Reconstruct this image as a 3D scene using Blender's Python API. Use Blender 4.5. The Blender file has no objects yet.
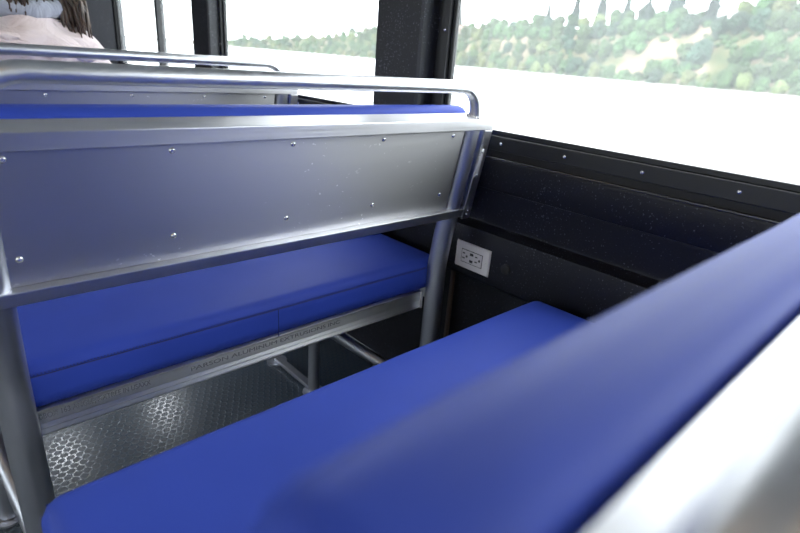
import bpy, bmesh, math, random
from mathutils import Vector, Matrix, noise
random.seed(7)
SC = bpy.context.scene
COL = SC.collection
PI = math.pi

# ------------------------------------------------------------------ camera
cd = bpy.data.cameras.new('camera'); cam = bpy.data.objects.new('camera', cd); COL.objects.link(cam)
CAM = Vector((-1.0641, 0.0, 1.0))
Rv = Vector((0.73848903, -0.67030575, 0.07296681)); Uv = Vector((0.19430205, 0.31518563, 0.92892665)); Fv = Vector((0.64566297, 0.67182454, -0.36300291))
m = Matrix((Rv, Uv, -Fv)).transposed().to_4x4(); m.translation = CAM
cam.matrix_world = m
cd.sensor_width = 36; cd.lens = 24.0
cd.clip_start = 0.004; cd.clip_end = 6000
cd.dof.use_dof = True; cd.dof.focus_distance = 1.05; cd.dof.aperture_fstop = 4.0
SC.camera = cam

# ------------------------------------------------------------------ world, exposure
w = bpy.data.worlds.new('overcast_sky'); SC.world = w; w.use_nodes = True
nt = w.node_tree; bg = nt.nodes['Background']
bg.inputs[0].default_value = (0.93, 0.965, 1.0, 1); bg.inputs[1].default_value = 5.0
SC.view_settings.view_transform = 'Standard'; SC.view_settings.look = 'None'
SC.view_settings.exposure = 0.28; SC.view_settings.gamma = 1; SC.view_settings.use_curve_mapping = False
try:
    SC.cycles.use_denoising = True
    SC.cycles.sample_clamp_indirect = 6
    SC.cycles.max_bounces = 10
    SC.cycles.transparent_max_bounces = 16
    SC.cycles.caustics_reflective = True
except Exception: pass
sd = bpy.data.lights.new('hazy_sun', 'SUN'); sd.energy = 1.5; sd.angle = math.radians(25); sd.color = (1, .97, .92)
so = bpy.data.objects.new('hazy_sun', sd); COL.objects.link(so)
so.rotation_euler = Vector((-0.75, -0.35, 1.6)).to_track_quat('Z', 'Y').to_euler()

# ------------------------------------------------------------------ materials
def mat(name, col=(.5, .5, .5), rough=.5, metal=0.0, spec=.5, coat=0, sheen=0):
    M = bpy.data.materials.new(name); M.use_nodes = True
    b = M.node_tree.nodes['Principled BSDF']
    b.inputs['Base Color'].default_value = (*col, 1); b.inputs['Roughness'].default_value = rough
    b.inputs['Metallic'].default_value = metal; b.inputs['Specular IOR Level'].default_value = spec
    b.inputs['Coat Weight'].default_value = coat; b.inputs['Sheen Weight'].default_value = sheen
    return M
def N(M, t, **kw):
    n = M.node_tree.nodes.new(t)
    for k, v in kw.items():
        if hasattr(n, k): setattr(n, k, v)
        else: n.inputs[k].default_value = v
    return n
def L(M, a, b): M.node_tree.links.new(a, b)
def P(M): return M.node_tree.nodes['Principled BSDF']
def coords(M, scale=(1, 1, 1), kind='Object'):
    tc = N(M, 'ShaderNodeTexCoord'); mp = N(M, 'ShaderNodeMapping'); mp.inputs['Scale'].default_value = scale
    L(M, tc.outputs[kind], mp.inputs[0]); return mp.outputs[0]
def ramp(M, fac, stops):
    r = N(M, 'ShaderNodeValToRGB'); e = r.color_ramp.elements
    while len(e) < len(stops): e.new(.5)
    for q, (p, c) in zip(e, stops):
        q.position = p; q.color = (*c, 1) if len(c) == 3 else c
    L(M, fac, r.inputs[0]); return r.outputs[0]
def bump(M, h, strength=.3, dist=.002):
    b = N(M, 'ShaderNodeBump'); b.inputs['Strength'].default_value = strength; b.inputs['Distance'].default_value = dist
    L(M, h, b.inputs['Height']); L(M, b.outputs[0], P(M).inputs['Normal'])

def aluminium(name, col=(.78, .79, .81), rough=.32, stretch=(2, 60, 60), scratch=True):
    M = mat(name, col, rough, 1.0)
    v = coords(M, stretch); n = N(M, 'ShaderNodeTexNoise'); n.inputs['Scale'].default_value = 3; n.inputs['Detail'].default_value = 4
    L(M, v, n.inputs[0])
    r = ramp(M, n.outputs[0], [(.3, (rough * .85,) * 3), (.75, (min(1, rough * 1.25),) * 3)])
    L(M, r, P(M).inputs['Roughness'])
    v2 = coords(M, (1, 1, 1)); n2 = N(M, 'ShaderNodeTexNoise'); n2.inputs['Scale'].default_value = 9; n2.inputs['Detail'].default_value = 3
    L(M, v2, n2.inputs[0])
    c = ramp(M, n2.outputs[0], [(.3, tuple(x * .86 for x in col)), (.7, col)]); L(M, c, P(M).inputs['Base Color'])
    bump(M, n.outputs[0], .03, .0003)
    return M
ALU = aluminium('brushed_aluminium')
TUBE = aluminium('mill_finish_tube', (.80, .81, .84), .36, (30, 30, 30))
LEGM = aluminium('aluminium_leg', (.52, .54, .60), .42, (20, 20, 3))
ANGLE = aluminium('extruded_angle', (.88, .88, .87), .38, (1, 90, 90))
FRAMEM = aluminium('frame_bar_aluminium', (.80, .80, .83), .33, (1, 90, 90))

def panel_mat():
    M = mat('sheet_aluminium', (.70, .70, .71), .33, 1.0)
    v = coords(M, (1.5, 40, 90)); n = N(M, 'ShaderNodeTexNoise'); n.inputs['Scale'].default_value = 4; n.inputs['Detail'].default_value = 5
    L(M, v, n.inputs[0])
    L(M, ramp(M, n.outputs[0], [(.3, (.38,) * 3), (.7, (.43,) * 3)]), P(M).inputs['Roughness'])
    # small pale scuffs
    v2 = coords(M, (60, 60, 90)); n2 = N(M, 'ShaderNodeTexNoise'); n2.inputs['Scale'].default_value = 1.6; n2.inputs['Detail'].default_value = 2
    L(M, v2, n2.inputs[0])
    v3 = coords(M, (4, 4, 4)); n3 = N(M, 'ShaderNodeTexNoise'); n3.inputs['Scale'].default_value = 1.5
    L(M, v3, n3.inputs[0])
    a = ramp(M, n2.outputs[0], [(.69, (0, 0, 0)), (.72, (1, 1, 1))]); b = ramp(M, n3.outputs[0], [(.48, (0, 0, 0)), (.6, (1, 1, 1))])
    mu = N(M, 'ShaderNodeMath', operation='MULTIPLY'); L(M, a, mu.inputs[0]); L(M, b, mu.inputs[1])
    mx = N(M, 'ShaderNodeMix', data_type='RGBA'); L(M, mu.outputs[0], mx.inputs['Factor'])
    mx.inputs['A'].default_value = (.60, .60, .61, 1); mx.inputs['B'].default_value = (.95, .95, .96, 1)
    L(M, mx.outputs['Result'], P(M).inputs['Base Color'])
    ml = N(M, 'ShaderNodeMath', operation='MULTIPLY_ADD'); L(M, mu.outputs[0], ml.inputs[0]); ml.inputs[1].default_value = -.55; ml.inputs[2].default_value = 1.0
    L(M, ml.outputs[0], P(M).inputs['Metallic'])
    P(M).inputs['Anisotropic'].default_value = .72
    tg = N(M, 'ShaderNodeCombineXYZ'); tg.inputs[0].default_value = 1.0; L(M, tg.outputs[0], P(M).inputs['Tangent'])   # rolling grain runs along the bench
    P(M).inputs['Anisotropic Rotation'].default_value = AROT
    return M
AROT = 0.25
SHEET = panel_mat()
TOPM = aluminium('top_bar_aluminium', (.70, .70, .72), .42, (1, 90, 90))
P(TOPM).inputs['Anisotropic'].default_value = .7; P(TOPM).inputs['Anisotropic Rotation'].default_value = .25
P(ANGLE).inputs['Anisotropic'].default_value = .7; P(ANGLE).inputs['Anisotropic Rotation'].default_value = .25
_t = N(ANGLE, 'ShaderNodeCombineXYZ'); _t.inputs[0].default_value = 1; L(ANGLE, _t.outputs[0], P(ANGLE).inputs['Tangent'])
_t = N(TOPM, 'ShaderNodeCombineXYZ'); _t.inputs[0].default_value = 1; L(TOPM, _t.outputs[0], P(TOPM).inputs['Tangent'])

def vinyl(name, col):
    M = mat(name, col, .54, 0, .22)
    v = coords(M, (1, 1, 1)); n = N(M, 'ShaderNodeTexNoise'); n.inputs['Scale'].default_value = 700; n.inputs['Detail'].default_value = 2
    L(M, v, n.inputs[0])
    n2 = N(M, 'ShaderNodeTexNoise'); n2.inputs['Scale'].default_value = 5; n2.inputs['Detail'].default_value = 2; L(M, v, n2.inputs[0])
    L(M, ramp(M, n2.outputs[0], [(.3, tuple(c * .93 for c in col)), (.7, tuple(min(1, c * 1.05) for c in col))]), P(M).inputs['Base Color'])
    a = N(M, 'ShaderNodeMath', operation='MULTIPLY_ADD'); L(M, n2.outputs[0], a.inputs[0]); a.inputs[1].default_value = 6; L(M, n.outputs[0], a.inputs[2])
    bump(M, a.outputs[0], .25, .0008)
    P(M).inputs['Sheen Weight'].default_value = .0
    return M
BLUE = vinyl('blue_vinyl', (.034, .070, .42))
SEAM = mat('seam_thread', (.02, .03, .16), .6)
WELD = mat('weld_bead', (.62, .62, .64), .42, 1)
STEEL = mat('stainless_screw', (.75, .75, .76), .22, 1)
SLOT = mat('black_slot', (.01, .01, .012), .5)
INK = mat('grey_ink', (.27, .27, .28), .6)
TAG = mat('pale_metal_tag', (.72, .72, .74), .5, .4)

def speckle(name, base, rough, spec=.4, amt=.5):
    M = mat(name, base, rough, 0, spec)
    v = coords(M)
    n = N(M, 'ShaderNodeTexNoise'); n.inputs['Scale'].default_value = 230; n.inputs['Detail'].default_value = 2; L(M, v, n.inputs[0])
    n2 = N(M, 'ShaderNodeTexNoise'); n2.inputs['Scale'].default_value = 7; n2.inputs['Detail'].default_value = 3; L(M, v, n2.inputs[0])
    a = N(M, 'ShaderNodeMath', operation='MULTIPLY_ADD'); L(M, n2.outputs[0], a.inputs[0]); a.inputs[1].default_value = .22; L(M, n.outputs[0], a.inputs[2])
    L(M, ramp(M, a.outputs[0], [(.775, base), (.83, tuple(min(1, c * 5 + .10 * amt) for c in base))]), P(M).inputs['Base Color'])
    bump(M, n.outputs[0], .5, .0012)
    return M
DARK = speckle('dark_textured_panel', (.008, .009, .015), .45, .3)
PILLAR = speckle('dark_textured_pillar', (.022, .024, .030), .45, .4, .8)
BLACKF = mat('black_window_frame', (.008, .009, .012), .38)
RUBBER = mat('black_rubber_gasket', (.006, .006, .007), .6)
PLASTIC = mat('white_plastic', (.56, .54, .56), .4)
HEAD = mat('ceiling_liner', (.22, .23, .245), .55)
WALLG = mat('cabin_wall_liner', (.20, .21, .23), .5)

def floor_mat():
    M = mat('coin_pattern_rubber', (.035, .055, .085), .33, 0, .5)
    tc = N(M, 'ShaderNodeTexCoord'); sx = N(M, 'ShaderNodeSeparateXYZ'); L(M, tc.outputs['Object'], sx.inputs[0])
    s = .0205                                     # centre-to-centre of the raised discs
    def mth(op, a, b=None, c=None):
        n = N(M, 'ShaderNodeMath', operation=op)
        for i, q in enumerate((a, b, c)):
            if q is None: continue
            if isinstance(q, (int, float)): n.inputs[i].default_value = q
            else: L(M, q, n.inputs[i])
        return n.outputs[0]
    def lattice(off):
        px = mth('MULTIPLY_ADD', sx.outputs[0], 1 / s, off); py = mth('MULTIPLY_ADD', sx.outputs[1], 1 / (s * math.sqrt(3)), off)
        fx = mth('SUBTRACT', mth('FRACT', px), .5); fy = mth('MULTIPLY', mth('SUBTRACT', mth('FRACT', py), .5), math.sqrt(3))
        return mth('SQRT', mth('ADD', mth('MULTIPLY', fx, fx), mth('MULTIPLY', fy, fy)))
    d = mth('MINIMUM', lattice(0.0), lattice(.5))
    mr = N(M, 'ShaderNodeMapRange', interpolation_type='SMOOTHSTEP'); L(M, d, mr.inputs[0])
    mr.inputs[1].default_value = .36; mr.inputs[2].default_value = .44; mr.inputs[3].default_value = 0; mr.inputs[4].default_value = 1
    nz = N(M, 'ShaderNodeTexNoise'); nz.inputs['Scale'].default_value = 3.0; L(M, tc.outputs['Object'], nz.inputs[0])
    mx = N(M, 'ShaderNodeMix', data_type='RGBA'); L(M, mr.outputs[0], mx.inputs['Factor'])
    mx.inputs['A'].default_value = (.022, .034, .052, 1); mx.inputs['B'].default_value = (.06, .080, .105, 1)
    L(M, mx.outputs['Result'], P(M).inputs['Base Color'])
    rr = mth('MULTIPLY_ADD', mr.outputs[0], -.20, .47); L(M, rr, P(M).inputs['Roughness'])
    bump(M, mr.outputs[0], .35, .0012)
    return M
FLOOR = floor_mat()

def glass_mat():
    M = bpy.data.materials.new('air_haze_glass'); M.use_nodes = True; t = M.node_tree; t.nodes.clear()
    o = t.nodes.new('ShaderNodeOutputMaterial'); tr = t.nodes.new('ShaderNodeBsdfTransparent'); tr.inputs[0].default_value = (.97, .985, .98, 1)
    gl = t.nodes.new('ShaderNodeBsdfGlossy'); gl.inputs['Roughness'].default_value = .02
    tl = t.nodes.new('ShaderNodeBsdfTranslucent'); tl.inputs[0].default_value = (.9, .93, .95, 1)
    fr = t.nodes.new('ShaderNodeFresnel'); fr.inputs[0].default_value = 1.3
    m1 = t.nodes.new('ShaderNodeMixShader'); m2 = t.nodes.new('ShaderNodeMixShader')
    nz = t.nodes.new('ShaderNodeTexNoise'); nz.inputs['Scale'].default_value = 3; nz.inputs['Detail'].default_value = 4
    tc = t.nodes.new('ShaderNodeTexCoord'); t.links.new(tc.outputs['Object'], nz.inputs[0])
    mr = t.nodes.new('ShaderNodeMapRange'); mr.inputs[3].default_value = HAZE * .8; mr.inputs[4].default_value = HAZE * 1.2; t.links.new(nz.outputs[0], mr.inputs[0])
    t.links.new(mr.outputs[0], m1.inputs[0]); t.links.new(tr.outputs[0], m1.inputs[1]); t.links.new(tl.outputs[0], m1.inputs[2])
    ge = t.nodes.new('ShaderNodeNewGeometry'); sb = t.nodes.new('ShaderNodeMath'); sb.operation = 'SUBTRACT'; sb.inputs[0].default_value = 1; t.links.new(ge.outputs['Backfacing'], sb.inputs[1])
    mu = t.nodes.new('ShaderNodeMath'); mu.operation = 'MULTIPLY'; t.links.new(sb.outputs[0], mu.inputs[0]); t.links.new(fr.outputs[0], mu.inputs[1])
    t.links.new(mu.outputs[0], m2.inputs[0]); t.links.new(m1.outputs[0], m2.inputs[1]); t.links.new(gl.outputs[0], m2.inputs[2])
    t.links.new(m2.outputs[0], o.inputs[0]); return M
HAZE = .055  # pale film in the panes stands in for hazy air outside
GLASS = glass_mat()

# ------------------------------------------------------------------ mesh helpers
def obj(name, bm, material, parent=None, loc=(0, 0, 0), smooth=None, bevel=0, seg=2):
    bmesh.ops.recalc_face_normals(bm, faces=bm.faces)
    me = bpy.data.meshes.new(name); bm.to_mesh(me); bm.free()
    o = bpy.data.objects.new(name, me); COL.objects.link(o); o.location = loc
    me.materials.append(material)
    if smooth is not None:
        me.polygons.foreach_set('use_smooth', [True] * len(me.polygons))
        if smooth < 180:
            me.set_sharp_from_angle(angle=math.radians(smooth))
    if bevel:
        b = o.modifiers.new('bevel', 'BEVEL'); b.width = bevel; b.segments = seg; b.limit_method = 'ANGLE'; b.angle_limit = math.radians(40)
    if parent is not None: o.parent = parent
    return o
def tag(o, label=None, cat=None, group=None, kind=None):
    if label: o['label'] = label
    if cat: o['category'] = cat
    if group: o['group'] = group
    if kind: o['kind'] = kind
    return o
def empty(name, loc, label=None, cat=None, group=None):
    o = bpy.data.objects.new(name, None); COL.objects.link(o); o.location = loc; o.empty_display_size = .1
    return tag(o, label, cat, group)
def struct(o): o['kind'] = 'structure'; return o
def box(bm, x0, x1, y0, y1, z0, z1, M=None):
    vs = [Vector((x, y, z)) for x in (x0, x1) for y in (y0, y1) for z in (z0, z1)]
    if M: vs = [M @ v for v in vs]
    v = [bm.verts.new(q) for q in vs]
    for f in ((0, 1, 3, 2), (4, 6, 7, 5), (0, 4, 5, 1), (2, 3, 7, 6), (0, 2, 6, 4), (1, 5, 7, 3)): bm.faces.new([v[i] for i in f])
    return bm
def boxbm(*a, M=None): return box(bmesh.new(), *a, M=M)
def arc_path(pts, r=.05, n=8):
    """polyline with rounded corners"""
    pts = [Vector(p) for p in pts]; out = [pts[0]]
    for a, b, c in zip(pts, pts[1:], pts[2:]):
        u = (a - b).normalized(); v = (c - b).normalized(); ang = u.angle(v); t = r / math.tan(ang / 2)
        p0 = b + u * t; p1 = b + v * t; cc = b + (u + v).normalized() * (r / math.sin(ang / 2))
        e0 = p0 - cc; e1 = p1 - cc; w_ = e0.angle(e1)
        for i in range(n + 1):
            s = i / n
            out.append(cc + (e0 * math.sin((1 - s) * w_) + e1 * math.sin(s * w_)) / math.sin(w_))
    out.append(pts[-1]); return out
def tube(bm, path, r, seg=20, cap=True):
    path = [Vector(p) for p in path]; rings = []
    t0 = (path[1] - path[0]).normalized(); up = Vector((0, 0, 1)) if abs(t0.z) < .9 else Vector((1, 0, 0))
    a = t0.cross(up).normalized()
    for i, p in enumerate(path):
        t = ((path[min(i + 1, len(path) - 1)] - p).normalized() + (p - path[max(i - 1, 0)]).normalized()).normalized()
        a = (a - t * a.dot(t)).normalized(); b = t.cross(a)
        rr = r[i] if isinstance(r, (list, tuple)) else r
        rings.append([bm.verts.new(p + (a * math.cos(k * 2 * PI / seg) + b * math.sin(k * 2 * PI / seg)) * rr) for k in range(seg)])
    for q, s in zip(rings, rings[1:]):
        for k in range(seg): bm.faces.new((q[k], q[(k + 1) % seg], s[(k + 1) % seg], s[k]))
    if cap: bm.faces.new(rings[0][::-1]); bm.faces.new(rings[-1])
    return bm
def tubebm(path, r, seg=20): return tube(bmesh.new(), path, r, seg)
def prism(bm, prof, axis, a, b):
    """extrude 2-D profile along an axis: 'y' profile is (x,z); 'x' profile is (y,z)"""
    def pt(p, t): return (p[0], t, p[1]) if axis == 'y' else (t, p[0], p[1])
    A = [bm.verts.new(pt(p, a)) for p in prof]; B = [bm.verts.new(pt(p, b)) for p in prof]
    n = len(prof)
    for i in range(n): bm.faces.new((A[i], A[(i + 1) % n], B[(i + 1) % n], B[i]))
    bm.faces.new(A[::-1]); bm.faces.new(B); return bm
def cushion(x0, x1, y0, y1, z0, z1, r=.022, crown=.006, M=None, nx=40, ny=18):
    """upholstered pad: rounded box with a slightly crowned +z face"""
    bm = bmesh.new(); hx, hy, hz = (x1 - x0) / 2, (y1 - y0) / 2, (z1 - z0) / 2; c = Vector(((x0 + x1) / 2, (y0 + y1) / 2, (z0 + z1) / 2))
    bmesh.ops.create_cube(bm, size=2)
    for e in (0, 1, 2):
        es = [ed for ed in bm.edges if abs((ed.verts[0].co - ed.verts[1].co).normalized()[e]) > .99]
        bmesh.ops.subdivide_edges(bm, edges=es, cuts=(nx, ny, 9)[e], use_grid_fill=True)
    def remap(t, h):   # crowd vertices toward the rounded edges
        return math.copysign(1 - (1 - abs(t)) ** 1.0, t) * h
    k = min(.92, 1)
    for v in bm.verts:
        t = v.co.copy(); q = Vector((0, 0, 0))
        for i, h in enumerate((hx, hy, hz)):
            s = abs(t[i]); n_in = .75
            inner = h - r
            if s > n_in: pos = inner + (s - n_in) / (1 - n_in) * r
            else: pos = s / n_in * inner
            q[i] = math.copysign(pos, t[i])
        core = Vector([max(-h + r, min(h - r, q[i])) for i, h in enumerate((hx, hy, hz))])
        d = q - core
        if d.length > 1e-9: q = core + d.normalized() * r * min(1, max(abs(d.x), abs(d.y), abs(d.z)) / r)
        if t.z > 0:
            ed = min((hx - abs(q.x)) / .1, 1) * min((hy - abs(q.y)) / .08, 1)
            q.z += crown * max(0, ed) ** .7
            q.z += .0012 * noise.noise(Vector((q.x * 9, q.y * 9, 3)))
        v.co = q + c
        if M: v.co = M @ v.co
    return bm
def screw_bm(r=.006, h=.0032):
    bm = bmesh.new(); prof = [(r, 0), (r, h * .25), (r * .8, h * .72), (r * .45, h), (r * .38, h), (r * .34, h * .4), (0, h * .4)]
    rings = []
    for rr, z in prof[:-1]: rings.append([bm.verts.new((rr * math.cos(k * PI / 8), rr * math.sin(k * PI / 8), z)) for k in range(16)])
    for a, b in zip(rings, rings[1:]):
        for k in range(16): bm.faces.new((a[k], a[(k + 1) % 16], b[(k + 1) % 16], b[k]))
    bm.faces.new(rings[-1]); return bm
_screw = {}
def screw(parent, loc, normal, r=.006, name='screw', material=None):
    key = (r, name)
    if key not in _screw:
        bm = screw_bm(r, r * .55); me = bpy.data.meshes.new(name); bmesh.ops.recalc_face_normals(bm, faces=bm.faces); bm.to_mesh(me); bm.free()
        me.materials.append(material or STEEL); me.polygons.foreach_set('use_smooth', [True] * len(me.polygons)); me.set_sharp_from_angle(angle=math.radians(35)); _screw[key] = me
    o = bpy.data.objects.new(name, _screw[key]); COL.objects.link(o); o.parent = parent
    o.location = loc; o.rotation_mode = 'QUATERNION'; o.rotation_quaternion = Vector(normal).to_track_quat('Z', 'Y'); return o
def text_mesh(name, s, size, material, parent, M, depth=.0004):
    cu = bpy.data.curves.new(name, 'FONT'); cu.body = s; cu.size = size; cu.extrude = depth
    t = bpy.data.objects.new(name, cu); COL.objects.link(t)
    dg = bpy.context.evaluated_depsgraph_get(); me = bpy.data.meshes.new_from_object(t.evaluated_get(dg))
    bpy.data.objects.remove(t); bpy.data.curves.remove(cu)
    me.materials.clear(); me.materials.append(material); me.name = name
    o = bpy.data.objects.new(name, me); COL.objects.link(o); o.parent = parent; o.matrix_local = M; return o

# ------------------------------------------------------------------ cabin shell
Y0, Y1 = -2.6, 3.72; XL = -3.15; ZC = 2.05; ZS = .853
WZ = 1.62
wins = [(-1.5, .992), (1.25, 2.28), (2.53, Y1 - .05)]         # openings along the side walls
fb = boxbm(XL, .062, Y0, Y1, -.04, 0); struct(obj('floor', fb, FLOOR))
struct(obj('ceiling', boxbm(XL, .062, Y0, Y1, ZC, ZC + .04), HEAD))

prof = [(.062, .002), (.058, .002), (.058, .452), (.012, .456), (.004, .462), (0, .470), (0, .594), (.002, .600), (.008, .603), (.026, .607), (.034, .613), (.036, .622),
        (.014, .700), (.014, .7045), (.010, .7055), (.010, .709), (.0055, .7105), (.004, .714), (.0, .780), (.001, .786), (.0035, .7895), (.0075, .7905), (.0105, .788), (.0115, .782), (.06, .782), (.062, .782)]
wr = struct(obj('wall_right', prism(bmesh.new(), prof, 'y', Y0, Y1), DARK, smooth=30))
struct(obj('trim_6', tubebm([(.0035, Y0, .7885), (.0035, Y1, .7885)], .0032, 12), mat('glossy_black_bead', (.03, .03, .035), .22, 0, .9), smooth=60))
struct(obj('trim_5', boxbm(.0125, .061, Y0, Y1, .7825, .812), RUBBER))
# upper wall above windows, and pillars between them
bm = bmesh.new(); box(bm, .012, .062, Y0, Y1, WZ, ZC); struct(obj('wall_right', bm, PILLAR))
for a, b in ((Y0, -1.5), (.992, 1.25), (2.28, 2.53)):
    bm = bmesh.new(); box(bm, .02, .030, a, b, .786, WZ)
    s = struct(obj('wall_right', bm, PILLAR, bevel=.004))
# protruding pillar covers
for n_, (a, b) in enumerate(((1.056, 1.236), (2.31, 2.478))):
    pr = [(.02, a), (-.034, a), (-.04, a + .006), (-.04, b - .006), (-.034, b), (.02, b)]
    bm = bmesh.new(); A = [bm.verts.new((x, y, .80)) for x, y in pr]; B = [bm.verts.new((x, y, WZ + .06)) for x, y in pr]
    for i in range(6): bm.faces.new((A[i], A[(i + 1) % 6], B[(i + 1) % 6], B[i]))
    bm.faces.new(A); bm.faces.new(B)
    struct(obj('trim_%d' % (n_ + 1), bm, PILLAR))
def window(n, side, y0, y1, screws=()):
    """black frame clamped round a pane; side +1 right wall, -1 left wall"""
    X = (lambda x: x) if side > 0 else (lambda x: XL - x)
    bm = bmesh.new()
    def ring(xa, xb, m0, m1):    # rectangular ring in y-z between insets m0 (outer) and m1 (inner), measured outward from the opening
        for a in ((y0 - m0, y0 - m1, ZS - m0, WZ + m0), (y1 + m1, y1 + m0, ZS - m0, WZ + m0), (y0 - m1, y1 + m1, ZS - m0, ZS - m1), (y0 - m1, y1 + m1, WZ + m1, WZ + m0)):
            xx = sorted((X(xa), X(xb))); box(bm, xx[0], xx[1], a[0], a[1], a[2], a[3])
    ring(.006, .032, .046, .012)
    ring(.0165, .030, .012, 0.0)
    fr = struct(obj('window_%d' % n, bm, BLACKF, bevel=.0015))
    bm = bmesh.new()
    gl = obj('pane', boxbm(*sorted((X(.0225), X(.0265))), y0 - .004, y1 + .004, ZS - .004, WZ + .004), GLASS, fr)
    for (y, z) in screws: screw(fr, (X(.006), y, z), (-side, 0, 0), .0042)
    return fr
window(1, 1, wins[0][0], wins[0][1], [(y, ZS - .028) for y in [.79 + .006 - .175 * k for k in range(-1, 8)]] + [(wins[0][1] + .026, z) for z in (.93, 1.075, 1.22, 1.365, 1.51)])
window(2, 1, wins[1][0], wins[1][1], [(y, ZS - .028) for y in (1.35, 1.525, 1.7, 1.875, 2.05)] + [(2.30, 1.0), (2.30, 1.2)])
window(3, 1, wins[2][0], wins[2][1], [(y, ZS - .028) for y in (2.6, 2.9, 3.2, 3.5)])
# thin mullion in the forward window
struct(obj('trim_3', boxbm(.0, .04, 2.995, 3.025, ZS, WZ), BLACKF, bevel=.003))
# forward bulkhead
struct(obj('wall_front', boxbm(XL, .062, Y1, Y1 + .05, 0, ZC), DARK))
bh = struct(obj('trim_4', boxbm(-1.3, .0, Y1 - .03, Y1 - .001, .0, ZC - .01), DARK, bevel=.004))
# left wall with windows
bm = bmesh.new(); box(bm, XL - .14, XL, Y0, Y1, 0, .80); struct(obj('wall_left', bm, WALLG))
bm = bmesh.new(); box(bm, XL - .14, XL, Y0, Y1, WZ + .02, ZC); struct(obj('wall_left', bm, WALLG))
lw = [(-1.4, -.2), (.05, 1.25), (1.5, 2.5), (2.7, 3.6)]
prev = Y0
for a, b in lw + [(Y1, Y1)]:
    if a > prev: struct(obj('wall_left', boxbm(XL - .14, XL - .02, prev, a, .80, WZ + .02), WALLG))
    prev = b
for i, (a, b) in enumerate(lw): window(4 + i, -1, a, b)
# rear wall with a wide opening to the aft deck windows
struct(obj('wall_rear', boxbm(XL, .062, Y0 - .05, Y0, 0, .85), WALLG))
struct(obj('wall_rear', boxbm(XL, .062, Y0 - .05, Y0, 1.75, ZC), WALLG))
for a, b in ((XL, XL + .12), (-1.65, .062)): struct(obj('wall_rear', boxbm(a, b, Y0 - .05, Y0, .85, 1.75), WALLG))

# warm ceiling lamps added over the aisle for an orange glint on the metal
def lamp(x, y, r, col, e, label, group=None, mname='lamp_lens'):
    root = empty('added_ceiling_lamp', (x, y, ZC), label, 'lamp', group)
    bm = bmesh.new(); tube(bm, [(0, 0, 0), (0, 0, -.018)], [r * 1.15, r * 1.08], 32); obj('bezel', bm, ALU, root, smooth=40)
    M = bpy.data.materials.new(mname); M.use_nodes = True; b = P(M); b.inputs['Emission Color'].default_value = (*col, 1); b.inputs['Emission Strength'].default_value = e; b.inputs['Base Color'].default_value = (.8, .8, .8, 1)
    bm = bmesh.new(); tube(bm, [(0, 0, -.0185), (0, 0, -.023), (0, 0, -.026)], [r, r * .9, r * .6], 32); obj('diffuser', bm, M, root, smooth=40)
    return root
lamp(-1.75, -.35, .09, (1.0, .62, .25), 30, 'added round warm ceiling lamp above the aisle behind the near bench', mname='added_warm_lens')
lamp(-1.75, 1.7, .09, (1.0, .62, .25), 30, 'added round warm ceiling lamp above the aisle beside the far bench', mname='added_warm_lens_forward')

# ------------------------------------------------------------------ bench
TY, TZ, TILT = .795, .883, math.atan2(.042, .242)
def F2(a, b):   # down the back frame, and into it
    return (TY + a * math.sin(TILT) + b * math.cos(TILT), TZ - a * math.cos(TILT) + b * math.sin(TILT))
XT0, XT1 = -1.012, -.080       # leg tube axes
XO0, XO1 = -1.066, -.030       # outer ends of the frame
O = Vector((-.548, 1.05, 0))
def lo(p): return Vector(p) - O
Tl = Matrix.Translation(-O)
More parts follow.
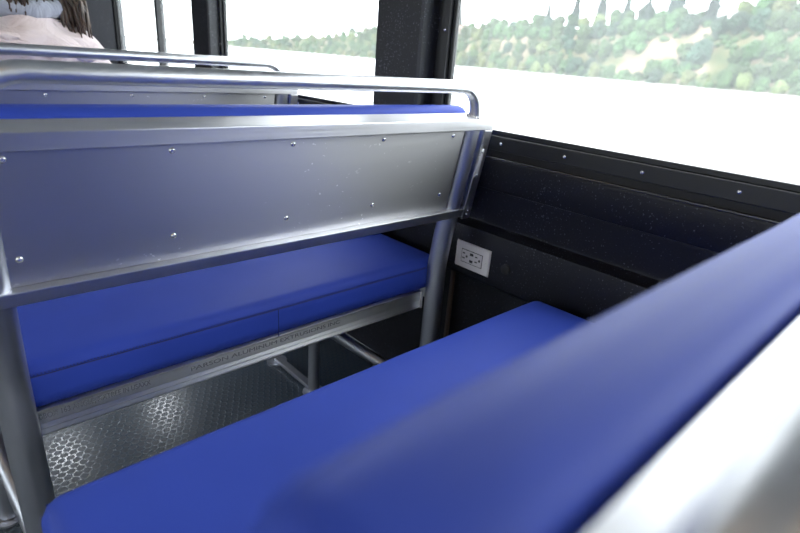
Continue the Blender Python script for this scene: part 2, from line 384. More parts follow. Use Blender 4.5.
# matrix from frame space (x, a, b) -> bench local
ca, sa = math.cos(TILT), math.sin(TILT)
FM = Tl @ Matrix(((1, 0, 0, 0), (0, sa, ca, TY), (0, -ca, sa, TZ), (0, 0, 0, 1)))
FN = Vector((0, -ca, -sa))     # outward (towards the bench behind)
HB = .247
T1, T2 = .72, 1.64
def lens_mat(name, col, e):
    M = mat(name, (.8, .8, .8)); P(M).inputs['Emission Color'].default_value = (*col, 1); P(M).inputs['Emission Strength'].default_value = e; return M
ZR = -.066
def make_bench(dy, label, strip=0, pucks=0):
    root = empty('bench_seat', O + Vector((0, dy, 0)), label, 'bench', 'blue benches along the right wall')
    # back frame
    bm = bmesh.new()
    top = [(0, 0), (.025, 0), (.025, .012), (.004, .012), (.004, .046), (0, .046)]
    def bar(prof, x0, x1, mit=0):
        A = [bm.verts.new(FM @ Vector((x0, a, b))) for a, b in prof]; B = [bm.verts.new(FM @ Vector((x1, a, b))) for a, b in prof]
        n = len(prof)
        for i in range(n): bm.faces.new((A[i], A[(i + 1) % n], B[(i + 1) % n], B[i]))
        bm.faces.new(A); bm.faces.new(B)
    bar([(0, 0), (.025, 0), (.025, .054), (0, .054)], XO0, XO1)
    obj('top_bar', bm, TOPM, root, bevel=.0018); bm = bmesh.new()
    bar([(HB - .022, 0), (HB, 0), (HB, .046), (HB - .022, .046)], XO0 + .012, XO1 - .008)
    obj('bottom_bar', bm, FRAMEM, root, bevel=.0018)
    for x0, x1 in ((XO0, XO0 + .024), (XO1 - .0275, XO1)):
        bm = bmesh.new(); box(bm, x0, x1, .0255, HB + .006, -.001, .004, M=FM); box(bm, (x0 if x0 < -.5 else x1 - .004), (x0 + .004 if x0 < -.5 else x1), .0255, HB + .006, .004, .046, M=FM)
        obj('side_bar', bm, FRAMEM, root, bevel=.001)
    # sheet panel with screws
    sheet = [(.026, .015), (.10, .015), (HB - .0225, .015)]
    bm = bmesh.new(); pf = sheet + [(a, b + .003) for a, b in reversed(sheet)]; n = len(pf)
    A = [bm.verts.new(FM @ Vector((XT0 + .006, a, b))) for a, b in pf]; B = [bm.verts.new(FM @ Vector((XT1 - .030, a, b))) for a, b in pf]
    for i in range(n): bm.faces.new((A[i], A[(i + 1) % n], B[(i + 1) % n], B[i]))
    h = len(sheet)
    for i in range(h - 1):
        bm.faces.new((A[i], A[i + 1], A[n - 2 - i], A[n - 1 - i])); bm.faces.new((B[i], B[i + 1], B[n - 2 - i], B[n - 1 - i]))
    pn = obj('back_panel', bm, SHEET, root, smooth=30)
    for x in (-.976, -.768, -.560, -.352, -.146):
        for a, b in ((.039, .0149), (.182, .0149)):
            screw(pn, FM @ Vector((x, a, b)), FN, .0048)
    # small stamped tag on right side bar
    tg = obj('label_plate', boxbm(XO1 - .0265, XO1 - .0135, .070, .142, -.0030, -.001, M=FM), TAG, root, bevel=.0005)
    for a in (.076, .136): screw(tg, FM @ Vector((XO1 - .020, a, -.0030)), FN, .0034)
    text_mesh('stamped_text', 'SHAWL', .010, INK, tg, FM @ Matrix.Translation((XO1 - .0235, .086, -.0032)) @ Matrix.Rotation(-PI / 2, 4, 'Z') @ Matrix.Rotation(PI, 4, 'X'), .0002)
    # backrest pad in front of the panel
    R = FM @ Matrix.Translation((0, 0, 0))
    # cushion local z -> +b (forward), local y -> a
    pad = cushion(-1.028, -.050, -.008, .245, .055, .112, .024, .006, M=FM)
    obj('backrest', pad, BLUE, root, smooth=180)
    # handrail
    zr = ZR
    pth = [FM @ Vector(p) for p in ((-1.005, .004, .024), (-1.005, zr, .024), (-.078, zr, .024), (-.078, .004, .024))]
    hr = obj('handrail', tubebm(arc_path(pth, .066, 12), .0138, 24), TUBE, root, smooth=180)
    for x in (-1.005, -.078):
        bm = bmesh.new()
        for k in range(14):
            an = k * 2 * PI / 14; c = FM @ Vector((x + .0148 * math.cos(an), -.001, .024 + .0148 * math.sin(an)))
            bmesh.ops.create_icosphere(bm, subdivisions=1, radius=.0042, matrix=Matrix.Translation(c))
        obj('weld', bm, WELD, hr, smooth=180)
    # rear legs: tubes running down inside the frame, bending to vertical
    for x in (XT0, XT1):
        p = []
        for a in (.026, HB + .055): y, z = F2(a, .0265); p.append(lo((x, y, z)))
        p.append(lo((x, .884, .5))); p.append(lo((x, .884, .0)))
        pa = [p[0]] + arc_path(p, .35, 6)[1:]
        lg = obj('leg', tubebm(pa, .0245, 28), LEGM, root, smooth=60)
        bm = bmesh.new(); c = lo((x, .884, 0)); tube(bm, [c + Vector((0, 0, .0005)), c + Vector((0, 0, .006))], .047, 28); obj('foot_flange', bm, LEGM, lg, smooth=40)
    # weld lumps at the lower frame corners
    for x in (XO0 + .03, XO1 - .012):
        bm = bmesh.new()
        for k in range(9): bmesh.ops.create_icosphere(bm, subdivisions=1, radius=.0045, matrix=Matrix.Translation(FM @ Vector((x + .0012 * math.sin(k * 3), HB - .030 + k * .003, .004 + .004 * math.cos(k * 2)))))
        obj('weld', bm, WELD, root, smooth=180)
    # seat frame: angle sections
    bm = bmesh.new()
    ya, zt, zb = .905, .4215, .3725
    xa, xb = XT0 + .022, XT1 - .024
    pr = [(ya, zb), (ya, zb + .004), (ya + .003, zb + .012), (ya, zb + .0125), (ya + .0035, zb + .023), (ya, zb + .0235), (ya + .0015, zt - .006), (ya, zt), (ya + .045, zt), (ya + .045, zt - .004), (ya + .006, zt - .004), (ya + .006, zb)]
    prism(bm, [(y - O.y, z) for y, z in pr], 'x', xa - O.x, xb - O.x)
    # two proud ribs along the face
    sf = obj('seat_frame', bm, ANGLE, root, bevel=.0012)
    bm = bmesh.new(); pr = [(1.400, zb), (1.400, zt), (1.355, zt), (1.355, zt - .004), (1.396, zt - .004), (1.396, zb)]
    prism(bm, [(y - O.y, z) for y, z in pr], 'x', -1.0 - O.x, -.06 - O.x)
    for x in (-1.0, -.79, -.30, -.064): box(bm, x - O.x, x + .004 - O.x, .9095 - O.y, 1.3955 - O.y, zb + .01, zt - .0045)
    obj('seat_frame', bm, ANGLE, root, bevel=.001)
    MT = Matrix.Rotation(PI / 2, 4, 'X')
    text_mesh('stamped_text', '00BOX 163 ANGLE; XXTREE IN USAXX', .0145, INK, sf, Matrix.Translation(lo((-.990, ya - .0004, .4050))) @ MT @ Matrix.Diagonal((T1, 1, 1, 1)), .0002)
    text_mesh('stamped_text', 'PARSON ALUMINUM EXTRUSIONS INC', .0125, INK, sf, Matrix.Translation(lo((-.735, ya - .0004, .4050))) @ MT @ Matrix.Diagonal((T2, 1, 1, 1)), .0002)
    for x in (XT1 - .0255,):
        bm = bmesh.new()
        for k in range(12): bmesh.ops.create_icosphere(bm, subdivisions=1, radius=.004, matrix=Matrix.Translation(lo((x, ya - .001, zb + .002 + k * .004))))
        obj('weld', bm, WELD, sf, smooth=180)
    # seat cushion with boxing seam
    sc = obj('seat', cushion(-1.032 - O.x, -.042 - O.x, .898 - O.y, 1.412 - O.y, .4225, .509, .026, .007, nx=44, ny=24), BLUE, root, smooth=180)
    bm = bmesh.new(); tube(bm, [lo((-1.022, .8985, .4895)), lo((-.052, .8985, .4895))], .0011, 6)
    for k in range(420):
        x = -1.018 + k * .0051
        if x < -.055: box(bm, x - O.x, x + .0026 - O.x, .8968 - O.y, .8985 - O.y, .4928, .4938)
    obj('seam', bm, SEAM, sc)
    bm = bmesh.new(); tube(bm, [lo((-.545, .8985, .4895)), lo((-.545, .8985, .425))], .0011, 6); obj('seam', bm, SEAM, sc)
    bm = bmesh.new(); tube(bm, [lo((-1.022, 1.4115, .4895)), lo((-.052, 1.4115, .4895))], .0011, 6); obj('seam', bm, SEAM, sc)
    if strip:      # slim added light under the front edge of the seat, off on every bench
        st = obj('added_light', boxbm(-.44, .44, 1.372 - O.y, 1.392 - O.y, .352, .368), ALU, root, bevel=.002)
        obj('lens', boxbm(-.435, .435, 1.392 - O.y, 1.3945 - O.y, .3545, .3655), lens_mat('strip_lens', (1, .88, .72), strip), st)
    if pucks:      # unseen round lights added under the seat to make bright spots on the floor
        for x, y in ((-.855, .975), (-.495, 1.03)):
            bm = bmesh.new(); c = lo((x, y, .372)); tube(bm, [c + Vector((0, 0, .010)), c], .052, 28); st = obj('added_light', bm, ALU, root, smooth=40)
            bm = bmesh.new(); tube(bm, [c - Vector((0, 0, .0005)), c - Vector((0, 0, .004))], .046, 28); obj('lens', bm, lens_mat('added_light_lens', (.9, .95, 1), pucks), st, smooth=40)
    # front support posts on floor bars, brace back to the rear leg
    for x, xr in ((-1.047, XT0), (-.255, XT1)):
        lg = obj('leg', tubebm([lo((x, 1.19, .008)), lo((x, 1.19, .372))], .0175, 24), LEGM, root, smooth=60)
        for y in (1.19, 1.415):
            bm = bmesh.new(); c = lo((x, y, 0)); tube(bm, [c + Vector((0, 0, .0005)), c + Vector((0, 0, .006))], .034, 24); obj('foot_flange', bm, LEGM, lg, smooth=40)
        bm = bmesh.new(); box(bm, x - .012 - O.x, x + .012 - O.x, 1.19 - O.y, 1.415 - O.y, .007, .020); obj('foot_bar', bm, LEGM, lg, bevel=.002)
        e = (x, 1.19, .252); d = (xr, .905, .105)
        obj('brace', tubebm([lo(e), lo(d)], .0175, 20), LEGM, root, smooth=60)
    return root
make_bench(0, 'blue padded bench whose bare aluminium back panel faces the camera across the middle')
make_bench(-.81, 'near blue padded bench with its backrest blurred across the lower right corner', strip=0)
make_bench(.845, 'far blue padded bench the person in the pink jacket sits on', pucks=42)

# ------------------------------------------------------------------ power outlet on the right wall
def outlet():
    root = empty('power_outlet', (0, .8305, .5205), 'white power outlet plate with two usb slots on the dark lower wall panel', 'outlet')
    W, H = .0585, .0365
    def V(s, t, d): return Vector((-d, -s, -t))     # s to the right as seen, t down, d out of wall
    bm = bmesh.new()
    A = [bm.verts.new(V(s * W, t * H, .0005)) for s, t in ((-1, -1), (1, -1), (1, 1), (-1, 1))]
    B = [bm.verts.new(V(s * (W - .003), t * (H - .003), .0058)) for s, t in ((-1, -1), (1, -1), (1, 1), (-1, 1))]
    for i in range(4): bm.faces.new((A[i], A[(i + 1) % 4], B[(i + 1) % 4], B[i]))
    bm.faces.new(A); bm.faces.new(B)
    obj('cover_plate', bm, PLASTIC, root, bevel=.0008)
    def pb(s0, s1, t0, t1, d0, d1): 
        b = bmesh.new(); a = V(s0, t0, d0); c = V(s1, t1, d1)
        return box(b, min(a.x, c.x), max(a.x, c.x), min(a.y, c.y), max(a.y, c.y), min(a.z, c.z), max(a.z, c.z))
    obj('insert_gap', pb(-.0358, .0362, -.0182, .0186, .0056, .00595), SLOT, root)
    ins = obj('receptacle', pb(-.0340, .0344, -.0163, .0168, .0057, .0072), PLASTIC, root, bevel=.0006)
    for s0, t0, w_, h_ in ((-.0265, -.0075, .0078, .0032), (-.0265, .0062, .0088, .0032), (.0165, -.0075, .0078, .0032), (.0165, .0062, .0088, .0032)):
        obj('slot', pb(s0 - w_ / 2, s0 + w_ / 2, t0 - h_ / 2, t0 + h_ / 2, .0071, .0076), SLOT, ins)
    for s0 in (-.0160, .0272):
        b = bmesh.new(); c = V(s0, 0, .0071); tube(b, [c, c + Vector((-.0005, 0, 0))], .0034, 14); obj('ground_hole', b, SLOT, ins)
    for t0 in (-.0095, .0095):
        obj('usb_port', pb(-.0055, .0060, t0 - .0034, t0 + .0034, .0071, .0076), SLOT, ins)
    for s0 in (-.048, .048): screw(root, V(s0, 0, .0058), (-1, 0, 0), .0025, 'plate_screw', PLASTIC)
outlet()
b = bmesh.new(); tube(b, [(0, 0, 0), (-.004, 0, 0), (-.0055, 0, 0)], [.0135, .0135, .0105], 28)
tag(obj('hole_plug', b, RUBBER, None, (-.0003, .722, .525), smooth=40), 'round black plug in the wall panel just right of the white outlet', 'plug')

tag(obj('vertical_conduit', tubebm([(.046, .93, .0), (.046, .93, .455)], .007, 12), mat('brown_conduit', (.10, .075, .06), .5), smooth=60), 'thin brown vertical conduit in the dark recess below the white outlet', 'conduit')

# ------------------------------------------------------------------ person seated on the far bench
def skin(name, pts, edges, radii, material, parent, rootv=0, sub=2):
    me = bpy.data.meshes.new(name); me.from_pydata([Vector(p) for p in pts], edges, []); me.update()
    o = bpy.data.objects.new(name, me); COL.objects.link(o); o.parent = parent
    s = o.modifiers.new('skin', 'SKIN'); s.use_smooth_shade = True; s.branch_smoothing = .6
    for i, r in enumerate(radii):
        d = me.skin_vertices[0].data[i]; d.radius = r if isinstance(r, tuple) else (r, r); d.use_root = (i == rootv)
    q = o.modifiers.new('subdivision', 'SUBSURF'); q.levels = sub; q.render_levels = sub
    me.materials.append(material); return o
def fabric(name, col, sc=60, rough=.8):
    M = mat(name, col, rough, 0, .3, 0, .2); v = coords(M)
    n = N(M, 'ShaderNodeTexNoise'); n.inputs['Scale'].default_value = 11; n.inputs['Detail'].default_value = 3; n.inputs['Distortion'].default_value = 1.6; L(M, v, n.inputs[0])
    bump(M, n.outputs[0], .8, .018); return M
def hair_mat():
    M = mat('brown_hair', (.05, .03, .022), .42, 0, .5); v = coords(M, (55, 55, 3))
    n = N(M, 'ShaderNodeTexNoise'); n.inputs['Scale'].default_value = 3; n.inputs['Detail'].default_value = 4; L(M, v, n.inputs[0])
    L(M, ramp(M, n.outputs[0], [(.35, (.018, .011, .009)), (.7, (.13, .08, .055))]), P(M).inputs['Base Color'])
    bump(M, n.outputs[0], .8, .004); return M
def person():
    root = empty('person', (-.755, 1.98, .5), 'person in a pale pink jacket with long brown hair seated facing away', 'person')
    SK = mat('skin', (.62, .40, .30), .5); SK.node_tree.nodes['Principled BSDF'].inputs['Subsurface Weight'].default_value = .1
    PINK = fabric('pink_jacket_cloth', (.74, .63, .63)); JEAN = fabric('dark_trousers', (.03, .035, .06)); GREY = fabric('grey_hood_cloth', (.36, .38, .45)); HAIR = hair_mat()
    SHOE = mat('white_shoe', (.6, .6, .6), .5)
    # local frame: x right, y forward, z up from the seat top
    pts = [(0, 0, .11), (0, -.035, .24), (0, -.06, .38), (0, -.055, .50), (0, -.03, .575), (0, .0, .65), (0, .015, .74), (0, .02, .80),
           (.15, -.035, .45), (.222, .03, .25), (.18, .22, .17), (.12, .30, .17),
           (-.15, -.035, .45), (-.222, .03, .25), (-.18, .22, .17), (-.12, .30, .17),
           (.10, .02, .085), (.12, .40, .08), (.12, .42, -.42), (.12, .50, -.455),
           (-.10, .02, .085), (-.12, .40, .08), (-.12, .42, -.42), (-.12, .50, -.455)]
    ed = [(0, 1), (1, 2), (2, 3), (3, 4), (4, 5), (5, 6), (6, 7), (3, 8), (8, 9), (9, 10), (10, 11), (3, 12), (12, 13), (13, 14), (14, 15), (0, 16), (16, 17), (17, 18), (18, 19), (0, 20), (20, 21), (21, 22), (22, 23)]
    ra = [(.13, .10), (.12, .09), (.13, .095), (.11, .08), .052, .060, .088, .070, .045, .036, .030, .028, .045, .036, .030, .028, .085, .062, .042, .036, .085, .062, .042, .036]
    skin('body', pts, ed, ra, SK, root)
    # jacket
    jp = [(0, -.0, .10), (0, -.04, .24), (0, -.07, .38), (0, -.065, .475), (0, -.045, .53), (.16, -.050, .445), (.25, .015, .25), (.19, .22, .18), (.14, .28, .17), (-.16, -.050, .445), (-.25, .015, .25), (-.19, .22, .18), (-.14, .28, .17)]
    je = [(0, 1), (1, 2), (2, 3), (3, 4), (3, 5), (5, 6), (6, 7), (7, 8), (3, 9), (9, 10), (10, 11), (11, 12)]
    jr = [(.165, .135), (.16, .125), (.165, .13), (.135, .095), (.085, .06), .084, .064, .052, .046, .084, .064, .052, .046]
    skin('jacket', jp, je, jr, PINK, root, sub=2)
    # pink hood lying over the upper back and shoulder
    bm = bmesh.new(); nu, nv = 40, 14; g = []
    for i in range(nu + 1):
        u = -1 + 2 * i / nu; row = []
        for j in range(nv + 1):
            v = j / nv
            x = u * (.185 + .03 * math.sin(v * PI)); y = -.075 - .085 * math.sin(v * PI * .85) * (1 - .55 * u * u) - .01 * v + .05 * u * u
            z = .565 - .07 * abs(u) ** 1.6 - v * (.19 * (1 - .45 * u * u)) + .008 * math.sin(9 * u + 3 * v) + .01 * noise.noise(Vector((u * 3, v * 4, 1)))
            y += .012 * noise.noise(Vector((u * 4, v * 5, 5)))
            row.append(bm.verts.new((x, y, z)))
        g.append(row)
    for i in range(nu):
        for j in range(nv): bm.faces.new((g[i][j], g[i + 1][j], g[i + 1][j + 1], g[i][j + 1]))
    h = obj('hood', bm, PINK, root, smooth=180); sm = h.modifiers.new('cloth_thickness', 'SOLIDIFY'); sm.thickness = .012; sm.offset = -1
    h['label'] = 'pale pink hood folded down over the upper back'
    # turned edge of the pink hood, lying across the back
    pa = [(-.17 + .02 * k, -.150 - .012 * math.sin(k * .45) + .05 * (abs(k - 8.5) / 8.5) ** 2, .515 - .0052 * k + .006 * math.sin(k * .8)) for k in range(18)]
    obj('hood_fold', tubebm(pa, [.004] + [.011 + .002 * math.sin(k * 1.3) for k in range(16)] + [.004], 12), PINK, root, smooth=180)
    # grey inner hood roll
    pa = []
    for k in range(17):
        an = -1.9 + 3.8 * k / 16; pa.append((.105 * math.sin(an) , -.02 - .075 * math.cos(an),   .578 - .03 * math.cos(an) + .004 * math.sin(k * 2)))
    c = obj('collar', tubebm(pa, [.016] + [.027 + .004 * math.sin(k * 1.7) for k in range(15)] + [.016], 16), GREY, root, smooth=180); c['label'] = 'grey inner hood bunched round the neck'
    # trousers
    tp = [(0, 0, .10), (.10, .02, .085), (.12, .40, .085), (.12, .42, -.36), (-.10, .02, .085), (-.12, .40, .085), (-.12, .42, -.36), (0, -.02, .18)]
    skin('trousers', tp, [(0, 1), (1, 2), (2, 3), (0, 4), (4, 5), (5, 6), (0, 7)], [(.145, .115), .095, .074, .058, .095, .074, .058, (.14, .105)], JEAN, root)
    for s in (-1, 1):
        bm = bmesh.new(); bmesh.ops.create_icosphere(bm, subdivisions=3, radius=1)
        for v in bm.verts:
            v.co = Vector((v.co.x * .042 + s * .12, v.co.y * .135 + .49, max(-.497, v.co.z * .05 * (1 - .3 * v.co.y) - .462)))
        obj('shoe', bm, SHOE, root, smooth=180)
        # fingers closing on the lap, five per hand
        for k in range(4):
            x = s * (.108 - .0) + s * (-.020 + k * .0) ; bx = s * (.135 - k * .017)
            skin('finger', [(bx, .30, .165), (bx, .345, .163), (bx - s * .003, .372 - abs(k - 1) * .004, .146), (bx - s * .004, .382 - abs(k - 1) * .005, .128)], [(0, 1), (1, 2), (2, 3)], [.010, .0088, .0078, .0066], SK, root, sub=1)
        skin('thumb', [(s * .10, .295, .168), (s * .075, .318, .172), (s * .062, .345, .166)], [(0, 1), (1, 2)], [.012, .010, .008], SK, root, sub=1)
    # face
    bm = bmesh.new(); bmesh.ops.create_cone(bm, segments=8, radius1=.015, radius2=.004, depth=.045, matrix=Matrix.Translation((0, .112, .735)) @ Matrix.Rotation(-.35, 4, 'X')); obj('nose', bm, SK, root, smooth=180)
    for s in (-1, 1):
        bm = bmesh.new(); bmesh.ops.create_uvsphere(bm, u_segments=16, v_segments=10, radius=.0125, matrix=Matrix.Translation((s * .033, .088, .755))); obj('eye', bm, mat('eye_white', (.8, .8, .8), .2), root, smooth=180)
    bm = bmesh.new(); bmesh.ops.create_icosphere(bm, subdivisions=2, radius=1)
    for v in bm.verts: v.co = Vector((v.co.x * .024, v.co.y * .008 + .098, v.co.z * .007 + .690))
    obj('mouth', bm, mat('lips', (.5, .18, .16), .5), root, smooth=180)
    # hair: cap plus long locks falling round the neck and shoulders
    bm = bmesh.new(); bmesh.ops.create_icosphere(bm, subdivisions=4, radius=1)
    for v in list(bm.verts):
        c = v.co.copy(); q = Vector((c.x * .106, c.y * .120 + .0, c.z * .125 + .775))
        q += c * .006 * noise.noise(Vector((c.x * 6, c.y * 6, c.z * 1.5)))
        if c.y > .25 and c.z < .45: q.y = .075 + .01 * c.x
        v.co = q
    hr = obj('hair', bm, HAIR, root, smooth=180)
    rnd = random.Random(3); bm = bmesh.new()
    for k in range(420):
        an = rnd.uniform(-2.35, 2.35); rr = rnd.uniform(.085, .105)
        x0, y0 = rr * math.sin(an), -rr * math.cos(an) * 1.05
        ln = rnd.uniform(.0, .07); side = an > 1.0 or an < -.55
        z1 = (.525 - ln) if side else ((.545 if an < .15 else .57) + rnd.uniform(-.015, .03))
        spread = rnd.uniform(1.2, 1.75) if side else 1.1
        wob = rnd.uniform(-.01, .01)
        pa = [(x0 * .9, y0 * .9, .80), (x0 * 1.05, y0 * 1.05, .72), (x0 * 1.05 + wob, y0 * 1.0, .65), (x0 * spread + wob, y0 * (1.0 if not side else 1.15) - (.02 if side else 0), (.65 + z1) / 2), (x0 * spread * 1.02, y0 * 1.1 + (-.045 if side else -.0), z1)]
        tube(bm, pa, [.009, .009, .008, .006, .0015], 6)
    obj('hair_locks', bm, HAIR, root, smooth=180)
    return root
person()

# ------------------------------------------------------------------ outside: river, far bank, trees, houses
WATER_Z = CAM.z - 3.0
def water_mat():
    M = mat('milky_river_water', (.62, .66, .66), .25, 0, .5); v = coords(M, (.15, .15, .15))
    n = N(M, 'ShaderNodeTexNoise'); n.inputs['Scale'].default_value = 4; n.inputs['Detail'].default_value = 6; L(M, v, n.inputs[0]); bump(M, n.outputs[0], .5, .5); return M
bm = bmesh.new(); q = [bm.verts.new(p) for p in ((-3000, -3000, WATER_Z), (3000, -3000, WATER_Z), (3000, 4000, WATER_Z), (-3000, 4000, WATER_Z))]; bm.faces.new(q)
wt = obj('river_water', bm, water_mat()); wt['kind'] = 'structure'
HX = Rv  # horizon direction by column
def bearing(px):
    hy = 17.7 + (px + 121.1) * .0779
    d = Fv * 533.33 + Rv * (px - 400) - Uv * (hy - 266.5); d /= d.dot(Fv); return Vector((d.x, d.y))
DT = [(60, 1500), (120, 1300), (200, 1000), (275, 780), (370, 600), (450, 500), (500, 440), (575, 360), (650, 300), (725, 258), (800, 226), (900, 195), (1000, 172), (1150, 150), (1350, 135)]
HT = [(60, 3), (200, 6), (275, 15), (370, 25), (430, 29), (500, 33), (600, 35), (700, 36), (800, 40), (900, 42), (1350, 42)]
def interp(T, x):
    if x <= T[0][0]: return T[0][1]
    for (a, b), (c, d) in zip(T, T[1:]):
        if x <= c: return b + (d - b) * (x - a) / (c - a)
    return T[-1][1]
def sm(t): t = max(0, min(1, t)); return t * t * (3 - 2 * t)
def ground(px, s):
    d = bearing(px); D = interp(DT, px); p = Vector((CAM.x, CAM.y)) + d * D + d.normalized() * s
    h = interp(HT, px); z = WATER_Z + .05 + .6 * sm(s / 8) + (h - .6) * sm((s - 8) / 52) + (1.5 * noise.noise(Vector((p.x / 30, p.y / 30, 0))) if s > 20 else 0)
    return Vector((p.x, p.y, z))
bm = bmesh.new(); cols = list(range(60, 1351, 10)); rows = [-3, 0, 3, 6, 9, 14, 20, 26, 32, 38, 44, 50, 56, 64, 80, 110, 160]; g = []
for px in cols:
    r_ = []
    for s in rows:
        p = ground(px, max(s, 0)); 
        if s < 0: d = bearing(px).normalized(); p = Vector((p.x - d.x * 3, p.y - d.y * 3, WATER_Z - .5))
        r_.append(bm.verts.new(p))
    g.append(r_)
for i in range(len(cols) - 1):
    for j in range(len(rows) - 1): bm.faces.new((g[i][j], g[i + 1][j], g[i + 1][j + 1], g[i][j + 1]))
def bank_mat():
    M = mat('grassy_bank', (.3, .35, .18), .9, 0, .1)
    tc = N(M, 'ShaderNodeTexCoord'); n = N(M, 'ShaderNodeTexNoise'); n.inputs['Scale'].default_value = .05; n.inputs['Detail'].default_value = 5; L(M, tc.outputs['Object'], n.inputs[0])
    c = ramp(M, n.outputs[0], [(.36, (.05, .07, .03)), (.46, (.11, .11, .055)), (.56, (.21, .165, .12))])
    sx = N(M, 'ShaderNodeSeparateXYZ'); L(M, tc.outputs['Object'], sx.inputs[0])
    mr = N(M, 'ShaderNodeMapRange'); L(M, sx.outputs[2], mr.inputs[0]); mr.inputs[1].default_value = WATER_Z + .6; mr.inputs[2].default_value = WATER_Z + 1.8
    mx = N(M, 'ShaderNodeMix', data_type='RGBA'); L(M, mr.outputs[0], mx.inputs['Factor']); mx.inputs['A'].default_value = (.20, .18, .15, 1); L(M, c, mx.inputs['B'])
    L(M, mx.outputs['Result'], P(M).inputs['Base Color']); return M
bk = obj('river_bank', bm, bank_mat(), smooth=180); bk['kind'] = 'structure'

def leaf_mat(name, col):
    M = mat(name, col, .7, 0, .2); tc = N(M, 'ShaderNodeTexCoord'); n = N(M, 'ShaderNodeTexNoise'); n.inputs['Scale'].default_value = .9; n.inputs['Detail'].default_value = 5; L(M, tc.outputs['Object'], n.inputs[0])
    oi = N(M, 'ShaderNodeObjectInfo'); hs = N(M, 'ShaderNodeHueSaturation')
    a = N(M, 'ShaderNodeMapRange'); L(M, oi.outputs['Random'], a.inputs[0]); a.inputs[3].default_value = .475; a.inputs[4].default_value = .52; L(M, a.outputs[0], hs.inputs['Hue'])
    b = N(M, 'ShaderNodeMapRange'); L(M, oi.outputs['Random'], b.inputs[0]); b.inputs[3].default_value = .75; b.inputs[4].default_value = 1.3; L(M, b.outputs[0], hs.inputs['Value'])
    L(M, ramp(M, n.outputs[0], [(.35, tuple(c * .55 for c in col)), (.65, tuple(min(1, c * 1.35) for c in col))]), hs.inputs['Color'])
    L(M, hs.outputs[0], P(M).inputs['Base Color']); bump(M, n.outputs[0], 1, .6); return M
LEAFS = [leaf_mat('green_foliage', (.045, .085, .030)), leaf_mat('olive_foliage', (.10, .12, .045)), leaf_mat('dark_foliage', (.022, .050, .028))]
CONIF = leaf_mat('conifer_foliage', (.016, .034, .025)); TRUNK = mat('bark', (.12, .08, .06), .9)
def crown_mesh(seed, hgt=1.0):
    rnd = random.Random(seed); bm = bmesh.new()
    for k in range(15):
        an = rnd.uniform(0, 2 * PI); rr = rnd.uniform(0, .58); z = rnd.uniform(.35, 1.35) * hgt
        rr *= (1.1 - .55 * z / (1.35 * hgt)); sz = rnd.uniform(.28, .48)
        r0 = bmesh.ops.create_icosphere(bm, subdivisions=3, radius=1)
        c = Vector((rr * math.cos(an), rr * math.sin(an), z))
        for v in r0['verts']:
            n = v.co.normalized(); d = 1 + .35 * noise.noise(n * 2.2 + c * 5) + .28 * noise.noise(n * 6 + c * 9) + .16 * noise.noise(n * 13 + c)
            v.co = c + n * sz * d
    return bm
def mesh_of(bm, name, material):
    bmesh.ops.recalc_face_normals(bm, faces=bm.faces); me = bpy.data.meshes.new(name); bm.to_mesh(me); bm.free(); me.materials.append(material); return me
crowns = [[mesh_of(crown_mesh(s * 3 + k), 'crown', LEAFS[k]) for s in range(3)] for k in range(3)]
bm = bmesh.new(); tube(bm, [(0, 0, -.3), (0, 0, .3), (.02, 0, .8)], [.06, .05, .02], 8); trunk_me = mesh_of(bm, 'trunk', TRUNK)
def conifer_mesh(seed):
    rnd = random.Random(seed); bm = bmesh.new(); n = 15
    for i in range(n):
        z = .25 + i * (2.75 / n); R = .62 * (1 - i / n) ** .85 + .05; seg = 22
        ring = [bm.verts.new((R * rnd.uniform(.62, 1.12) * math.cos(k * 2 * PI / seg), R * rnd.uniform(.62, 1.12) * math.sin(k * 2 * PI / seg), z - rnd.uniform(.02, .13))) for k in range(seg)]
        top = bm.verts.new((0, 0, z + .36)); bot = bm.verts.new((0, 0, z + .05))
        for k in range(seg): bm.faces.new((ring[k], ring[(k + 1) % seg], top)); bm.faces.new((ring[k], ring[(k + 1) % seg], bot))
    return bm
conifers = [mesh_of(conifer_mesh(s), 'crown', CONIF) for s in (1, 2, 3)]
def tree(name, loc, scale, mesh, label, cat, group=None):
    r = bpy.data.objects.new(name, None); COL.objects.link(r); r.location = loc; r.rotation_euler.z = random.uniform(0, 6.28); r.scale = scale; tag(r, label, cat, group)
    c = bpy.data.objects.new('crown', mesh); COL.objects.link(c); c.parent = r
    t = bpy.data.objects.new('trunk', trunk_me); COL.objects.link(t); t.parent = r
rnd = random.Random(11)
def bare(px, s):
    if 604 < px < 692 and abs(s - (17 + (px - 606) / 84 * 24)) < 7.5: return True
    if 699 < px < 722 and 14 < s < 34: return True
    return False
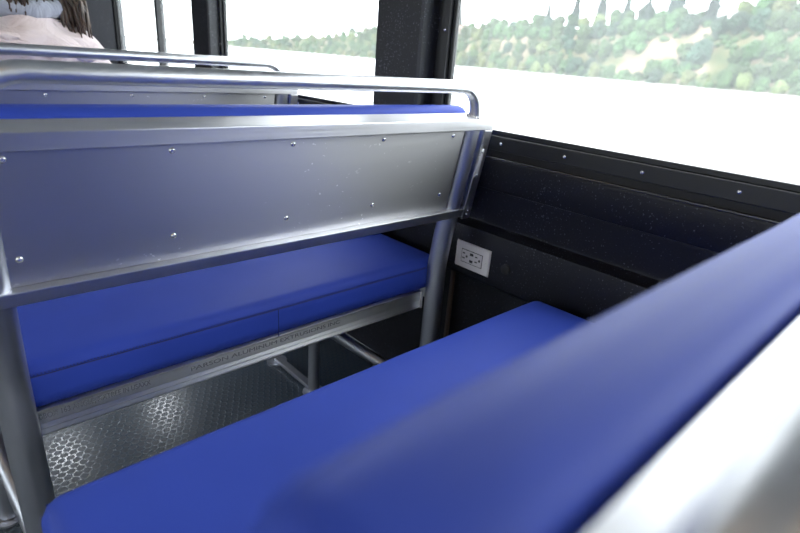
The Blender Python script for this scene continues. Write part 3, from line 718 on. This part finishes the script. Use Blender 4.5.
# scrub between the trees: nobody could count it
bm = bmesh.new(); ru = random.Random(5); blob = bmesh.new(); bmesh.ops.create_icosphere(blob, subdivisions=1, radius=1); bv = [v.co.copy() for v in blob.verts]; bf_ = [[v.index for v in f.verts] for f in blob.faces]; blob.free()
for k in range(1500):
    px = ru.uniform(225, 900); s_ = ru.uniform(5, 66)
    if bare(px, s_): continue
    p = ground(px, s_); r = ru.uniform(1.2, 2.8)
    vs = [bm.verts.new(p + Vector((c.x * r * ru.uniform(.7, 1.3), c.y * r * ru.uniform(.7, 1.3), c.z * r * ru.uniform(.6, 1.1) + .3 * r))) for c in bv]
    for f in bf_: bm.faces.new([vs[i] for i in f])
tag(obj('undergrowth', bm, LEAFS[0], smooth=180), 'tangled green undergrowth covering the far river bank between the trees', 'undergrowth', None, 'stuff')
for s in (7, 18, 31, 45, 60):
    px = 215 + rnd.uniform(0, 6)
    while px < 960:
        D = interp(DT, px); stp = 533 / D * rnd.uniform(7.2, 11); h = interp(HT, px)
        if s > 45 and px < 320: px += stp * 1.2; 
        q = s + rnd.uniform(-3, 3)
        if px > 235 and not bare(px, q) and not (380 < px < 436 and s < 50) and not (px > 830 and rnd.random() < .4):
            sz = rnd.uniform(5.6, 8.4) * (.72 if s < 10 else 1) * (.8 if px < 350 else 1)
            if s == 7: k = rnd.choice((0, 0, 1, 1, 2))
            else: k = rnd.choice((0, 0, 0, 1, 2))
            p = ground(px, q); p.z -= .3 * sz
            kind = ('mid green', 'olive green', 'dark green')[k]
            row = {7: 'at the waterline', 18: 'low on the slope', 31: 'midway up the slope', 45: 'high on the slope', 60: 'along the ridge top'}[s]
            side = 'seen through the window left of the pillar' if px < 408 else 'seen through the big right window'
            tree('broadleaf_tree', p, (sz, sz, sz * rnd.uniform(.8, 1.15)), rnd.choice(crowns[k]), kind + ' tree ' + row + ' ' + side, 'tree', kind + ' trees ' + row + (' left of the pillar' if px < 408 else ' right of the pillar'))
        px += stp
for px, s, sz, lb in ((455, 66, 9, 'hazy conifer on the ridge just right of the dark window pillar'), (566, 60, 8.5, 'dark conifer left of the wide one on the ridge'),
                      (590, 66, 9.5, 'tall wide conifer near the middle of the ridge'), (614, 62, 7.0, 'small pointed conifer right of the tall wide one'), (634, 58, 6, 'slim lone conifer standing against the white sky'),
                      (660, 70, 12.5, 'broad pale conifer above the bare slope'), (695, 58, 8.5, 'darkest conifer on the ridge above the bare slope'), (540, 64, 7, 'short conifer left along the ridge top'),
                      (745, 76, 10, 'tall conifer at the ridge right of the white house'), (790, 80, 8.5, 'tallest conifer at the far right of the ridge')):
    p = ground(px, s); tree('conifer_tree', p, (sz, sz, sz * 1.05), rnd.choice(conifers), lb, 'tree')
tree('broadleaf_tree', ground(684, 20) - Vector((0, 0, 1)), (4.6, 4.6, 5.5), crowns[2][0], 'lone dark round tree in front of the bare slope', 'tree')
def house(px, s, w_, wallc, roofc, label):
    p = ground(px, s); d = bearing(px); root = empty('house', p, label, 'house'); root.rotation_euler.z = math.atan2(d.y, d.x) - PI / 2 + .3
    obj('wall', boxbm(-w_ / 2, w_ / 2, -3, 3, -1, 4), mat('house_wall', wallc, .8), root)
    bm = bmesh.new(); prism(bm, [(-3.6, 4.01), (3.6, 4.01), (0, 6.6)], 'x', -w_ / 2 - .5, w_ / 2 + .5); obj('roof', bm, mat('house_roof', roofc, .8), root)
    for x in (-w_ / 4, w_ / 4): obj('window', boxbm(x - .8, x + .8, -3.05, -3.001, 1.2, 2.8), SLOT, root)
house(712, 56, 11, (.85, .85, .82), (.5, .48, .46), 'small white house among trees on top of the far bank')
house(462, 60, 12, (.5, .4, .35), (.35, .2, .16), 'small brown roofed house at the left end of the ridge')
